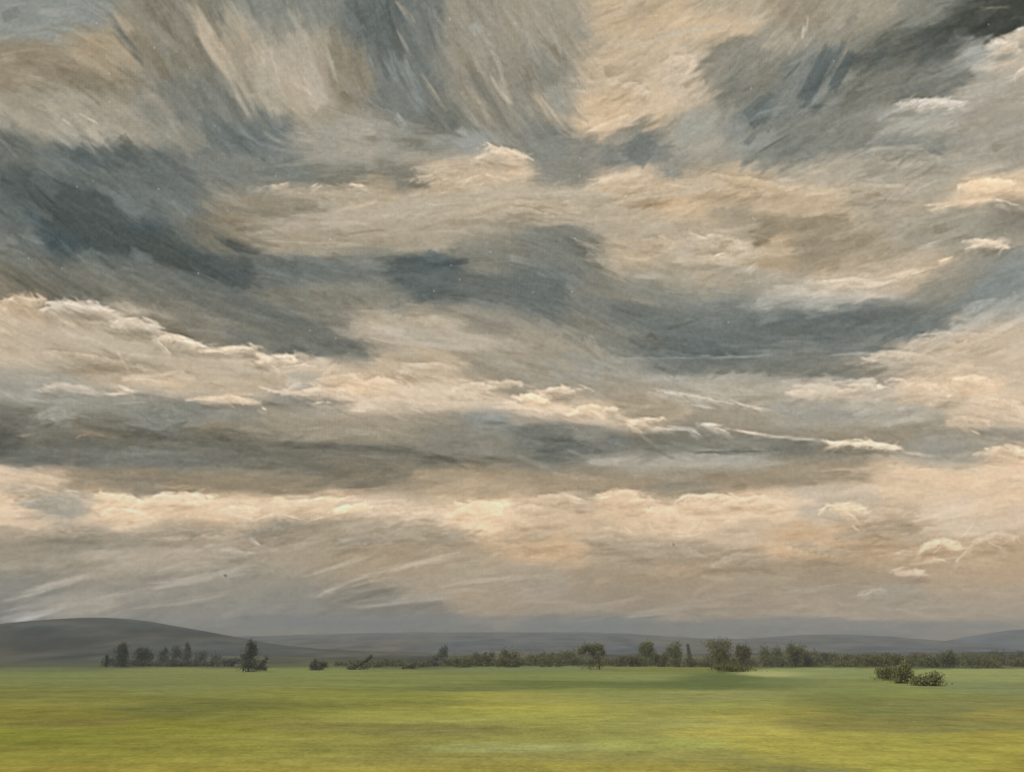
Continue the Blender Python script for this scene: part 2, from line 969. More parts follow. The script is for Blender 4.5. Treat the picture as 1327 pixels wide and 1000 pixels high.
    # blended wisps drawn out along the flow
    def smear(n, l0, l1, w0, w1, a0, a1, j, soft, off=3.0):
        P = rng.uniform(0, 1, (n, 2)) * (CW, CH)
        for x, y in P:
            a = angle(x, y) + rng.normal(0, 0.16)
            ln = rng.uniform(l0, l1); w = rng.uniform(w0, w1)
            ca, sa = math.cos(a) * ln / 2, math.sin(a) * ln / 2
            sx = min(max(int(x + rng.normal(0, off)), 0), CW - 1); sy = min(max(int(y + rng.normal(0, off)), 0), CH - 1)
            col = cv[sy, sx] + rng.normal(0, j) + np.array([1, 0.1, -1]) * rng.normal(0, j * 0.13)
            dab(x - ca, y - sa, x + ca, y + sa, w, col, rng.uniform(a0, a1), rng.normal(0, 0.08), soft)
    smear(2200, 36, 110, 5, 15, 0.2, 0.5, 8.0, 0.55)
    # squarish broken marks
    P = rng.uniform(0, 1, (1500, 2)) * (CW, CH - 60)
    for x, y in P:
        a = angle(x, y) + rng.normal(0, 0.25)
        w = rng.uniform(5, 17) * (1.0 if y < 480 else 0.55); ln = w * rng.uniform(1.2, 2.6)
        ca, sa = math.cos(a) * ln / 2, math.sin(a) * ln / 2
        col = cv[int(y), int(x)] + rng.normal(0, 9.0) + np.array([1, 0.1, -1]) * rng.normal(0, 2.2)
        dab(x - ca, y - sa, x + ca, y + sa, w, col, rng.uniform(0.35, 0.7), rng.normal(0, 0.05), 0.12, 0.75)
    for x0, y0, x1, y1, w, L, Wm in stroke:
        n = max(int(w / 3.2), 2)
        dx, dy = x1 - x0, y1 - y0
        ln = math.hypot(dx, dy); nx, ny = -dy / ln, dx / ln
        for i in range(n * 3):
            o = rng.uniform(-0.5, 0.5) * w * 0.8
            f0, f1 = sorted(rng.uniform(-0.05, 1.05, 2))
            if f1 - f0 < 0.35: f0, f1 = max(f0 - 0.25, -0.05), min(f1 + 0.25, 1.05)
            col = tone(L + rng.normal(0, 4), Wm + rng.normal(0, 3))
            dab(x0 + dx * f0 + nx * o, y0 + dy * f0 + ny * o, x0 + dx * f1 + nx * o, y0 + dy * f1 + ny * o,
                max(w * rng.uniform(0.3, 0.65), 2.2), col, rng.uniform(0.3, 0.6) * (0.6 if w > 10 else 1), rng.normal(0, 0.06), 0.8 if w > 10 else 0.5)
    smear(5200, 20, 60, 2.5, 8, 0.25, 0.55, 8.5, 0.45, 2.0)
    for x0, y0, a, ln, w, L, Wm in table(PATCH):
        a = R(a) ; nx, ny = -math.sin(a), math.cos(a)
        col = tone(L, Wm)
        for i in range(3):
            o = rng.normal(0, 0.08) * w
            q = ln * rng.uniform(0.42, 0.52)
            dab(x0 + nx * o - math.cos(a) * q, y0 + ny * o - math.sin(a) * q, x0 + nx * o + math.cos(a) * q, y0 + ny * o + math.sin(a) * q, w * rng.uniform(0.8, 1.0), col + rng.normal(0, 3), rng.uniform(0.22, 0.4), rng.normal(0, 0.04), 0.1, 0.6)
    for x0, y0, rx, ry, L, Wm in table(HUMP):
        n = int((rx + ry) * 1.5)
        tilt = rng.normal(0, 0.10); k1, k2, p1, p2 = rng.uniform(0.08, 0.2), rng.uniform(0.05, 0.15), rng.uniform(0, 6.3), rng.uniform(0, 6.3)
        a0, a1 = rng.uniform(0.02, 0.22), rng.uniform(0.7, 0.97)
        ct, st = math.cos(tilt), math.sin(tilt)
        def spot(th, r):
            wv = r * (1 + k1 * math.sin(3 * th + p1) + k2 * math.sin(7 * th + p2))
            u, v = rx * 1.1 * wv * math.cos(th), ry * 0.35 + ry * 1.15 * wv * math.sin(th)
            return x0 + u * ct - v * st, y0 + u * st + v * ct
        def run(th, r, q, w, col, al, soft):
            d = q / rx
            xa, ya = spot(th - d / 2, r); xb, yb = spot(th + d / 2, r)
            dab(xa, ya, xb, yb, w, col, al, -0.06, soft, 0.7)
        for _ in range(n // 3):                    # the duller air the head stands against
            th = -rng.uniform(a0, a1) * math.pi
            r = rng.uniform(1.05, 1.25)
            xi, yi = spot(th, r)
            c0 = cv[min(max(int(yi - 3), 0), CH - 1), min(max(int(xi), 0), CW - 1)]
            run(th, r, rng.uniform(5, 8 + rx * 0.4), rng.uniform(2, 5), c0 - 12 + rng.normal(0, 5), rng.uniform(0.15, 0.4), 0.7)
        for _ in range(n // 2):                    # its own shaded underside
            x = x0 + rng.uniform(-0.9, 0.9) * rx; y = y0 + ry * rng.uniform(0.5, 1.2)
            a = angle(x, y) + rng.normal(0, 0.2); q = rng.uniform(4, 6 + rx * 0.3)
            c0 = cv[min(max(int(y), 0), CH - 1), min(max(int(x), 0), CW - 1)]
            dab(x - math.cos(a) * q, y - math.sin(a) * q, x + math.cos(a) * q, y + math.sin(a) * q, rng.uniform(2.5, 6), c0 - rng.uniform(4, 20), rng.uniform(0.2, 0.45), rng.normal(0, .08), 0.6, 0.7)
        for _ in range(n):
            th = -rng.uniform(a0, a1) * math.pi
            r = 1 - abs(rng.normal(0, 0.36))
            if r < 0.05: continue
            if rng.uniform() < 0.45:               # some wisps run with the wind rather than round the head
                x, y = spot(th, r); a = angle(x, y) + rng.normal(0, 0.25); q = rng.uniform(3, 4 + rx * 0.25)
                dab(x - math.cos(a) * q, y - math.sin(a) * q, x + math.cos(a) * q, y + math.sin(a) * q, rng.uniform(2, 5), tone(L - (1 - r) * 42 + rng.normal(0, 8), Wm + rng.normal(0, 2)), rng.uniform(0.26, 0.58), rng.normal(0, .1), 0.4, 0.7)
            else:
                run(th, r, rng.uniform(4, 8 + rx * 0.45), rng.uniform(2, 5.5), tone(L - (1 - r) * 42 + rng.normal(0, 8), Wm + rng.normal(0, 2)), rng.uniform(0.26, 0.58), 0.4)
    smear(10000, 10, 40, 1.5, 3.4, 0.15, 0.4, 7.0, 0.5, 1.2)
    smear(3000, 10, 34, 2, 5, 0.2, 0.45, 5.0, 0.6, 2.5)
    for x0, y0, x1, y1, w, L, Wm in accent:
        ln = math.hypot(x1 - x0, y1 - y0)
        if L > 165:                                # the lit billow that hangs below its bright rim
            for i in range(int(ln / 2.5) + 3):
                f = rng.uniform(-0.15, 1.15)
                dn = rng.uniform(0.5, 1.0) * rng.uniform(0, 11)
                x, y = x0 + (x1 - x0) * f, y0 + (y1 - y0) * f + dn
                a = math.atan2(y1 - y0, x1 - x0 + 1e-6) + rng.normal(0.05, 0.3)
                q = rng.uniform(4, 11)
                c0 = cv[min(max(int(y + 3), 0), CH - 1), min(max(int(x), 0), CW - 1)]
                k = 0.62 - 0.04 * dn
                mixc = tone(L - 12 + rng.normal(0, 6), Wm + rng.normal(0, 4)) * k + c0 * (1 - k)
                dab(x - math.cos(a) * q, y - math.sin(a) * q, x + math.cos(a) * q, y + math.sin(a) * q, rng.uniform(2.5, 6.5), mixc, rng.uniform(0.25, 0.55), rng.normal(0, 0.1), 0.6, 0.7)
        nseg = max(int(ln / 9), 1)
        for i in range(nseg * 2):
            f = (i // 2 + rng.uniform(-0.2, 0.2)) / nseg
            g = f + rng.uniform(0.8, 1.5) / nseg
            j = rng.normal(0, 0.9, 2)
            dab(x0 + (x1 - x0) * f, y0 + (y1 - y0) * f + j[0], x0 + (x1 - x0) * g, y0 + (y1 - y0) * g + j[1], w * rng.uniform(0.35, 0.8),
                tone(L - 4 + rng.normal(0, 8), Wm + rng.normal(0, 4)), rng.uniform(0.3, 0.62), rng.normal(0, 0.12), 0.4, 0.7)
    # scattered bright flecks and a fine grain
    for _ in range(60):
        x, y = rng.uniform(0, CW), rng.uniform(0, 480)
        dab(x - 1, y, x + 1, y + rng.uniform(-1, 1), 1.6, tone(210, 6), 0.8)
    def blur(a, r):
        for ax in (0, 1):
            p = [(0, 0)] * 3; p[ax] = (r + 1, r)
            c = np.cumsum(np.pad(a, p, mode='edge'), ax)
            n = a.shape[ax]
            a = (np.take(c, range(2 * r + 1, 2 * r + 1 + n), ax) - np.take(c, range(0, n), ax)) / (2 * r + 1)
        return a
    lum = cv.mean(-1, keepdims=True)
    cv = cv + 0.42 * (lum - blur(blur(lum, 2), 2)) + 0.2 * (lum - blur(blur(lum, 6), 6)) + 0.25 * (lum - blur(blur(lum, 14), 14))
    lum = cv.mean(-1, keepdims=True)
    cv = lum + (cv - lum) * 1.08
    cv = cv + 7 * np.clip((lum - 150) / 60, 0, 1.3) - 5 * np.clip((130 - lum) / 50, 0, 1)
    rib = np.sin(xx * 2 * math.pi / 4.15 + vnoise(CW, CH, 60, 60, 7) * 0.5) * 0.6 + np.sin((yy + xx * 0.05) * 2 * math.pi / 3.9 + vnoise(CW, CH, 50, 50, 8) * 0.5) * 0.5
    amp = np.clip(1.3 + 1.0 * vnoise(CW, CH, 150, 110, 9) + 0.9 * (yy / CH) + 0.6 * (xx / CW - 0.5), 0.3, 3.4)
    grain = rib * amp * 1.3 + vnoise(CW, CH, 2.3, 2.3, 10) * 3.6 + vnoise(CW, CH, 6, 3.5, 12) * 2.4
    return np.clip(cv + grain[..., None], 4, 250) / 255.0

def lin(c):
    c = np.asarray(c, float)
    return np.where(c <= 0.04045, c / 12.92, ((c + 0.055) / 1.055) ** 2.4)

EL0, ELS = -2.0, 64.0
PPD = 26
TW, TH = 90 * PPD, int(ELS * PPD)
chart = compose_clouds()
az = np.radians((np.arange(TW) + 0.5) / PPD - 45)[None, :]
el = np.radians((np.arange(TH) + 0.5) / PPD + EL0)[:, None]
dx = np.sin(az) * np.cos(el); dy = np.cos(az) * np.cos(el); dz = np.sin(el) + 0 * az
depth = np.maximum(dy * cp + dz * sp, 0.12)
px = W0 / 2 + F * dx / depth
py = H0 / 2 - F * (-dy * sp + dz * cp) / depth
def fold(v, n):                                   # the bank goes on beyond the part seen here
    v = np.abs(v) % (2 * n)
    return np.where(v > n, 2 * n - v, v)
pano = lin(bilin(chart, fold(px, CW - 1.0), np.where(py < 0, fold(py, CH - 1.0), np.minimum(py, CH - 1.0))))
im = bpy.data.images.new('cloud_cover', TW, TH, alpha=False, float_buffer=True)
im.colorspace_settings.name = 'Non-Color'
buf = np.ones((TH, TW, 4), np.float32)
buf[..., :3] = pano
im.pixels.foreach_set(buf.ravel())
im.update()

world = bpy.data.worlds.new('World')
sc.world = world
world.use_nodes = True
nt = world.node_tree
nt.nodes.clear()
def N(t, **k):
    n = nt.nodes.new(t)
    for a, b in k.items(): setattr(n, a, b)
    return n
def M(op, a, b=None, c=None, clamp=False):
    n = N('ShaderNodeMath', operation=op, use_clamp=clamp)
    for i, v in enumerate((a, b, c)):
        if v is None: continue
        if isinstance(v, (int, float)): n.inputs[i].default_value = v
        else: nt.links.new(v, n.inputs[i])
    return n.outputs[0]
tc = N('ShaderNodeTexCoord')
sx = N('ShaderNodeSeparateXYZ'); nt.links.new(tc.outputs['Generated'], sx.inputs[0])
a_ = M('ARCTAN2', sx.outputs[0], sx.outputs[1])
e_ = M('ARCSINE', sx.outputs[2])
u_ = M('MULTIPLY_ADD', a_, 1 / R(90), 0.5)
v_ = M('MULTIPLY_ADD', e_, 1 / R(ELS), -EL0 / ELS)
v_ = M('MINIMUM', M('MAXIMUM', v_, 0.001), 0.999)
cx_ = N('ShaderNodeCombineXYZ'); nt.links.new(u_, cx_.inputs[0]); nt.links.new(v_, cx_.inputs[1])
ti = N('ShaderNodeTexImage', image=im, extension='MIRROR', interpolation='Cubic')
nt.links.new(cx_.outputs[0], ti.inputs[0])
bgc = N('ShaderNodeBackground'); nt.links.new(ti.outputs[0], bgc.inputs[0])
bgc.inputs[1].default_value = 1 / 2 ** EXPO
sky = N('ShaderNodeTexSky', sky_type='NISHITA', sun_disc=False)
sky.sun_elevation = R(SUN_EL); sky.sun_rotation = R(SUN_AZ)
bgs = N('ShaderNodeBackground'); nt.links.new(sky.outputs[0], bgs.inputs[0]); bgs.inputs[1].default_value = 0.06
# the cloud cover breaks towards the zenith, where open sky shows
mr = N('ShaderNodeMapRange', interpolation_type='SMOOTHSTEP')
nt.links.new(e_, mr.inputs[0])
mr.inputs[1].default_value = R(52); mr.inputs[2].default_value = R(61)
mr.inputs[3].default_value = 0; mr.inputs[4].default_value = 0.75
mx = N('ShaderNodeMixShader'); nt.links.new(mr.outputs[0], mx.inputs[0])
nt.links.new(bgc.outputs[0], mx.inputs[1]); nt.links.new(bgs.outputs[0], mx.inputs[2])
wo = N('ShaderNodeOutputWorld'); nt.links.new(mx.outputs[0], wo.inputs[0])

# ------------------------------------------------------------------ helpers
def mat(name, rough=0.9, spec=0.1):
    m = bpy.data.materials.new(name); m.use_nodes = True
    b = m.node_tree.nodes['Principled BSDF']
    b.inputs['Roughness'].default_value = rough
    b.inputs['Specular IOR Level'].default_value = spec
    return m, m.node_tree, b

def link(name, verts, faces, material, parent=None, smooth=False):
    me = bpy.data.meshes.new(name)
    me.from_pydata([tuple(v) for v in verts], [], faces)
    me.materials.append(material)
    if smooth: me.polygons.foreach_set('use_smooth', [True] * len(me.polygons))
    o = bpy.data.objects.new(name, me); C.objects.link(o)
    if parent: o.parent = parent
    return o

# ------------------------------------------------------------------ the meadow
def lump(x, y, s, seed):
    r = np.random.default_rng(seed)
    z = 0
    for k in range(5):
        a = r.uniform(0, 6.28); w = 2 * math.pi / (s * r.uniform(0.7, 1.6))
        z = z + np.sin((x * math.cos(a) + y * math.sin(a)) * w + r.uniform(0, 6.28))
    return z / 5

def ground_z(x, y):
    x = np.asarray(x, float); y = np.asarray(y, float)
    k = np.clip(y / 300, 0, 1)
    return k * (1.45 * lump(x, y * 1.6, 330, 3) + 0.5 * lump(x, y * 2, 120, 4))

# grass of different ripeness, with cloud shadows painted in as darker patches: photo x, y, half width, half height, colour as seen
GRASS = """
60 862 110 4 74 78 54
320 862 60 3 78 82 54
470 862 110 3 84 88 54
680 859 90 4 82 88 46
850 858 90 3 90 96 50
1060 860 90 3 78 84 40
1280 861 70 3 86 92 52
60 866 90 4 107 112 72
230 870 90 4 124 127 72
60 876 90 5 119 124 72
90 886 70 3 124 127 72
200 884 120 6 119 123 72
60 898 90 6 119 118 61
130 908 90 7 129 126 61
270 895 90 6 123 125 71
260 916 110 8 109 110 55
60 925 80 8 131 125 55
100 936 60 5 121 112 57
200 945 120 8 131 128 53
60 955 80 9 129 128 51
250 965 110 9 137 133 59
80 980 120 9 139 133 57
150 999 160 6 153 141 61
300 990 110 7 145 136 61
400 868 90 4 121 127 72
390 880 110 6 124 127 72
380 898 110 6 129 129 63
520 885 110 6 125 129 71
590 890 80 3 109 114 65
560 908 80 6 137 136 65
640 906 50 6 157 152 73
480 905 90 6 131 132 63
360 922 90 8 125 122 57
500 925 120 7 145 142 69
540 932 100 4 155 154 81
450 940 100 5 135 129 67
580 945 90 6 133 127 71
370 958 90 8 145 140 67
480 965 110 8 137 132 67
620 968 80 5 155 154 95
400 985 110 7 149 142 71
560 985 100 7 143 135 71
480 1000 200 6 153 142 65
700 866 90 4 115 122 75
850 864 70 5 116 118 60
760 876 110 5 121 128 71
860 888 130 4 97 106 59
700 886 80 4 103 110 59
930 879 50 5 93 103 59
820 876 60 4 133 136 83
690 904 70 6 149 144 75
800 898 90 6 135 138 75
900 902 110 7 141 140 83
700 918 80 7 163 157 75
830 918 80 6 145 142 75
960 912 60 7 143 145 79
740 936 110 6 151 148 75
860 938 100 6 153 150 85
960 945 70 12 175 164 83
720 955 110 7 141 138 73
700 966 80 4 159 158 97
850 962 90 7 159 158 85
820 980 120 6 145 139 77
960 982 90 7 143 137 75
720 996 160 7 149 139 67
880 998 120 7 155 144 69
1010 873 40 3 169 168 109
1070 872 60 5 131 138 85
1020 884 50 5 111 118 71
1100 890 80 8 125 130 75
1200 898 70 5 135 140 75
1000 918 75 7 148 140 70
1100 912 90 8 117 119 65
1220 912 90 8 129 128 75
1290 874 60 5 143 148 91
1260 892 70 6 125 130 85
1310 925 40 8 151 142 75
1080 938 90 6 131 124 67
1200 940 90 7 133 128 71
1060 958 100 8 162 153 72
1180 962 90 8 155 149 71
1290 965 70 12 161 150 69
1020 975 50 8 162 153 72
1100 985 90 8 162 153 72
1210 990 90 9 163 157 71
1030 996 60 6 133 128 75
1310 995 40 9 153 140 63
"""
gt = table(GRASS)
ys = np.concatenate([-60 + np.arange(0, 6) * 19.0, 42 * (1400 / 42) ** (np.linspace(0, 1, 330))])
us = np.linspace(-1.25, 1.25, 420)
xs_far = 8000.0
GY, GU = np.meshgrid(ys, us, indexing='ij')
GX = GU * (np.abs(GY) * 0.95 + 60)
GZ = ground_z(GX, GY)
# photo position of each spot on the meadow, to decide which grass or painted shadow colour lies there
dep = GY * cp + (GZ - EYE) * sp
dep = np.where(dep > 5, dep, 5)
QX = W0 / 2 + F * GX / dep
QY = H0 / 2 - F * (-GY * sp + (GZ - EYE) * cp) / dep
wob = lump(GX, GY, 22, 21) * 10
num = np.zeros(GX.shape + (3,)); den = np.zeros(GX.shape) + 1e-9
for x, y, rx, ry, r, g, b in gt:
    w = np.exp(-((QX + wob - x) / (rx * 0.8)) ** 2 - ((QY + wob * 0.12 - y) / (ry * 0.85)) ** 2)
    w = w + 1e-5 * np.exp(-((QX - x) / 300) ** 2 - ((QY - y) / 60) ** 2)
    num += w[..., None] * np.array([r, g, b]); den += w
seen = num / den[..., None]
seen = seen * np.array([0.965, 0.995, 1.03])
seen = np.where(den[..., None] > 2e-9, seen, np.array([140.0, 128, 56]))
ILLUM = 1.62
alb = lin(seen / 255.0) / ILLUM
gm, gn, gb = mat('meadow_grass', 0.95, 0.05)
at = gn.nodes.new('ShaderNodeAttribute'); at.attribute_name = 'grass_and_shadow'
tcg = gn.nodes.new('ShaderNodeTexCoord')
def gnoise(scale, sxyz, det=4, rough=0.6):
    mp = gn.nodes.new('ShaderNodeMapping'); mp.inputs['Scale'].default_value = sxyz
    gn.links.new(tcg.outputs['Object'], mp.inputs[0])
    no = gn.nodes.new('ShaderNodeTexNoise'); no.inputs['Scale'].default_value = scale
    no.inputs['Detail'].default_value = det; no.inputs['Roughness'].default_value = rough
    gn.links.new(mp.outputs[0], no.inputs['Vector'])
    return no
def gmath(op, a, b):
    n = gn.nodes.new('ShaderNodeMath'); n.operation = op
    for i, v in enumerate((a, b)):
        if isinstance(v, (int, float)): n.inputs[i].default_value = v
        else: gn.links.new(v, n.inputs[i])
    return n.outputs[0]
n1 = gnoise(0.5, (0.55, 0.35, 1), 6, 0.7)
n2 = gnoise(0.055, (0.4, 1.0, 1), 4, 0.6)
n3 = gnoise(2.6, (1, 0.45, 1), 3, 0.6)
v = gmath('ADD', gmath('MULTIPLY', n1.outputs[0], 1.1), gmath('ADD', gmath('MULTIPLY', n2.outputs[0], 0.7), gmath('MULTIPLY', n3.outputs[0], 0.9)))
n4 = gnoise(1.3, (0.14, 0.5, 1), 4, 0.65)             # drifts of seed heads
n5 = gnoise(0.012, (0.7, 1.6, 1), 5, 0.6)
tick = gmath('MULTIPLY', n4.outputs[0], 0.7)
v = gmath('ADD', v, gmath('ADD', tick, gmath('MULTIPLY', n5.outputs[0], 0.5)))
v = gmath('ADD', v, 1 - 1.35 - 0.35 - 0.25)
mulc = gn.nodes.new('ShaderNodeVectorMath'); mulc.operation = 'SCALE'
gn.links.new(at.outputs['Color'], mulc.inputs[0]); gn.links.new(v, mulc.inputs['Scale'])
gn.links.new(mulc.outputs[0], gb.inputs['Base Color'])
bmp = gn.nodes.new('ShaderNodeBump'); bmp.inputs['Strength'].default_value = 0.5; bmp.inputs['Distance'].default_value = 0.25
gn.links.new(n1.outputs[0], bmp.inputs['Height']); gn.links.new(bmp.outputs[0], gb.inputs['Normal'])
nr, nc = GX.shape
idx = np.arange(nr * nc).reshape(nr, nc)
fc = np.stack([idx[:-1, :-1], idx[:-1, 1:], idx[1:, 1:], idx[1:, :-1]], -1).reshape(-1, 4)
ground = link('ground', np.stack([GX, GY, GZ], -1).reshape(-1, 3), fc.tolist(), gm, smooth=True)
ca_ = ground.data.color_attributes.new('grass_and_shadow', 'FLOAT_COLOR', 'POINT')
ca_.data.foreach_set('color', np.concatenate([alb.reshape(-1, 3), np.ones((nr * nc, 1))], 1).astype(np.float32).ravel())
ground['kind'] = 'structure'

# the plain beyond, reaching the horizon
pm, pn, pb = mat('distant_plain', 0.95, 0.05)
pb.inputs['Base Color'].default_value = (0.055, 0.06, 0.028, 1)
pv = [(-30000, -3000, -3.2), (30000, -3000, -3.2), (30000, 40000, -3.2), (-30000, 40000, -3.2)]
plain = link('plain', pv, [(0, 1, 2, 3)], pm)
plain['kind'] = 'structure'

# ------------------------------------------------------------------ hills
def ridge_mesh(name, prof, dist, front, tint, seed):
    P = np.array(prof, float)
    xs = np.linspace(-0.95, 0.95, 260) * dist
    px_ = W0 / 2 + F * xs / (dist * cp + 30 * sp)
    ry_ = np.interp(px_, P[:, 0], P[:, 1])
    k = np.ones(9) / 9
    ry_ = np.convolve(np.pad(ry_, 4, mode='edge'), k, 'valid')
    zr = EYE + (Y_HOR - ry_) / F * dist * (1 / cp) * (cp * cp + 0.0) 
    rows = np.concatenate([np.linspace(front, dist, 26), dist + np.array([150, 400, 800, 1300.0])])
    V = []
    for y in rows:
        t = (y - front) / (dist - front)
        s = t * t * (3 - 2 * t) if t <= 1 else max(0.0, 1 - ((y - dist) / 1300) ** 1.4)
        z = (zr + 4) * s - 4 + s * (1 - s) * 26 * lump(xs, y + 0 * xs, 420, seed)
        V.append(np.stack([xs, y + 0 * xs, z], -1))
    V = np.array(V)
    n0, n1_ = V.shape[:2]
    ix = np.arange(n0 * n1_).reshape(n0, n1_)
    f = np.stack([ix[:-1, :-1], ix[:-1, 1:], ix[1:, 1:], ix[1:, :-1]], -1).reshape(-1, 4)
    m, n_, b = mat(name + '_heath', 0.95, 0.05)
    tcn = n_.nodes.new('ShaderNodeTexCoord')
    mp = n_.nodes.new('ShaderNodeMapping'); mp.inputs['Scale'].default_value = (0.8, 0.35, 3)
    n_.links.new(tcn.outputs['Object'], mp.inputs[0])
    cols = []
    for sc_, lo, hi in ((0.009, tuple(c * 0.45 for c in tint), tuple(c * 1.6 for c in tint)), (0.0022, (0.75, 0.95, 1.25), (1.3, 1.05, 0.7))):
        no = n_.nodes.new('ShaderNodeTexNoise'); no.inputs['Scale'].default_value = sc_; no.inputs['Detail'].default_value = 8
        no.inputs['Roughness'].default_value = 0.62
        n_.links.new(mp.outputs[0], no.inputs['Vector'])
        cr = n_.nodes.new('ShaderNodeValToRGB')
        cr.color_ramp.elements[0].position = 0.38; cr.color_ramp.elements[1].position = 0.62
        cr.color_ramp.elements[0].color = lo + (1,); cr.color_ramp.elements[1].color = hi + (1,)
        n_.links.new(no.outputs[0], cr.inputs[0]); cols.append(cr.outputs[0])
    mu = n_.nodes.new('ShaderNodeVectorMath'); mu.operation = 'MULTIPLY'
    n_.links.new(cols[0], mu.inputs[0]); n_.links.new(cols[1], mu.inputs[1]); n_.links.new(mu.outputs[0], b.inputs['Base Color'])
    o = link(name, V.reshape(-1, 3), f.tolist(), m, smooth=True)
    o['kind'] = 'structure'
    return o

ridge_mesh('far_hills', [(-600, 832), (100, 830), (250, 828), (340, 826), (420, 824), (520, 821), (640, 821), (780, 821), (850, 826), (930, 830),
                         (990, 827), (1045, 822), (1110, 827), (1180, 836), (1230, 832), (1285, 820), (1327, 816), (1500, 812), (1900, 820)],
           5600, 2300, (0.036, 0.041, 0.040), 31)
ridge_mesh('hills', [(-600, 822), (-200, 815), (0, 814), (60, 807), (120, 802), (155, 801), (190, 806), (240, 815), (300, 826), (360, 836), (430, 842),
                     (560, 846), (900, 847), (1100, 845), (1900, 842)], 2300, 1300, (0.032, 0.033, 0.026), 33)
ridge_mesh('foothills', [(-600, 852), (0, 854), (130, 852), (300, 849), (420, 852), (560, 849), (700, 852), (850, 850), (1000, 845), (1150, 850), (1327, 846), (1900, 852)],
           1750, 1050, (0.034, 0.038, 0.024), 32)

# ------------------------------------------------------------------ trees
leaf_mats = {}
def leaf_mat(key, c):
    if key in leaf_mats: return leaf_mats[key]
    m, n_, b = mat(key, 0.8, 0.15)
    ge = n_.nodes.new('ShaderNodeNewGeometry')
    cr = n_.nodes.new('ShaderNodeValToRGB')
    cr.color_ramp.elements[0].color = tuple(x * 0.72 for x in c) + (1,)
    cr.color_ramp.elements[1].color = tuple(x * 1.25 for x in c) + (1,)
    n_.links.new(ge.outputs['Random Per Island'], cr.inputs[0]); n_.links.new(cr.outputs[0], b.inputs['Base Color'])
    tr = n_.nodes.new('ShaderNodeBsdfTranslucent'); n_.links.new(cr.outputs[0], tr.inputs[0])
    ms = n_.nodes.new('ShaderNodeMixShader'); ms.inputs[0].default_value = 0.45
    n_.links.new(b.outputs[0], ms.inputs[1]); n_.links.new(tr.outputs[0], ms.inputs[2])
    n_.links.new(ms.outputs[0], n_.nodes['Material Output'].inputs['Surface'])
    leaf_mats[key] = m
    return m
bark, bn, bb = mat('bark', 0.9, 0.1)
bno = bn.nodes.new('ShaderNodeTexNoise'); bno.inputs['Scale'].default_value = 3
bcr = bn.nodes.new('ShaderNodeValToRGB')
bcr.color_ramp.elements[0].color = (0.02, 0.018, 0.014, 1); bcr.color_ramp.elements[1].color = (0.06, 0.05, 0.038, 1)
bn.links.new(bno.outputs[0], bcr.inputs[0]); bn.links.new(bcr.outputs[0], bb.inputs['Base Color'])
LEAF = {'grey': (0.064, 0.073, 0.054), 'olive': (0.108, 0.110, 0.042), 'green': (0.105, 0.114, 0.050), 'faint': (0.110, 0.112, 0.082), 'brown': (0.098, 0.090, 0.040), 'thicket': (0.140, 0.148, 0.062), 'slate': (0.066, 0.070, 0.060)}

def tube(V, Fc, p, q, r0, r1, n=6):
    p = np.array(p, float); q = np.array(q, float)
    d = q - p; d /= np.linalg.norm(d) + 1e-9
    a = np.cross(d, (0.3, 1, 0.2)); a /= np.linalg.norm(a); b = np.cross(d, a)
    s = len(V)
    for c, r in ((p, r0), (q, r1)):
        for i in range(n):
            t = 2 * math.pi * i / n
            V.append(c + r * (math.cos(t) * a + math.sin(t) * b))
    for i in range(n):
        j = (i + 1) % n
        Fc.append((s + i, s + j, s + n + j, s + n + i))
    Fc.append(tuple(s + n + i for i in range(n)))

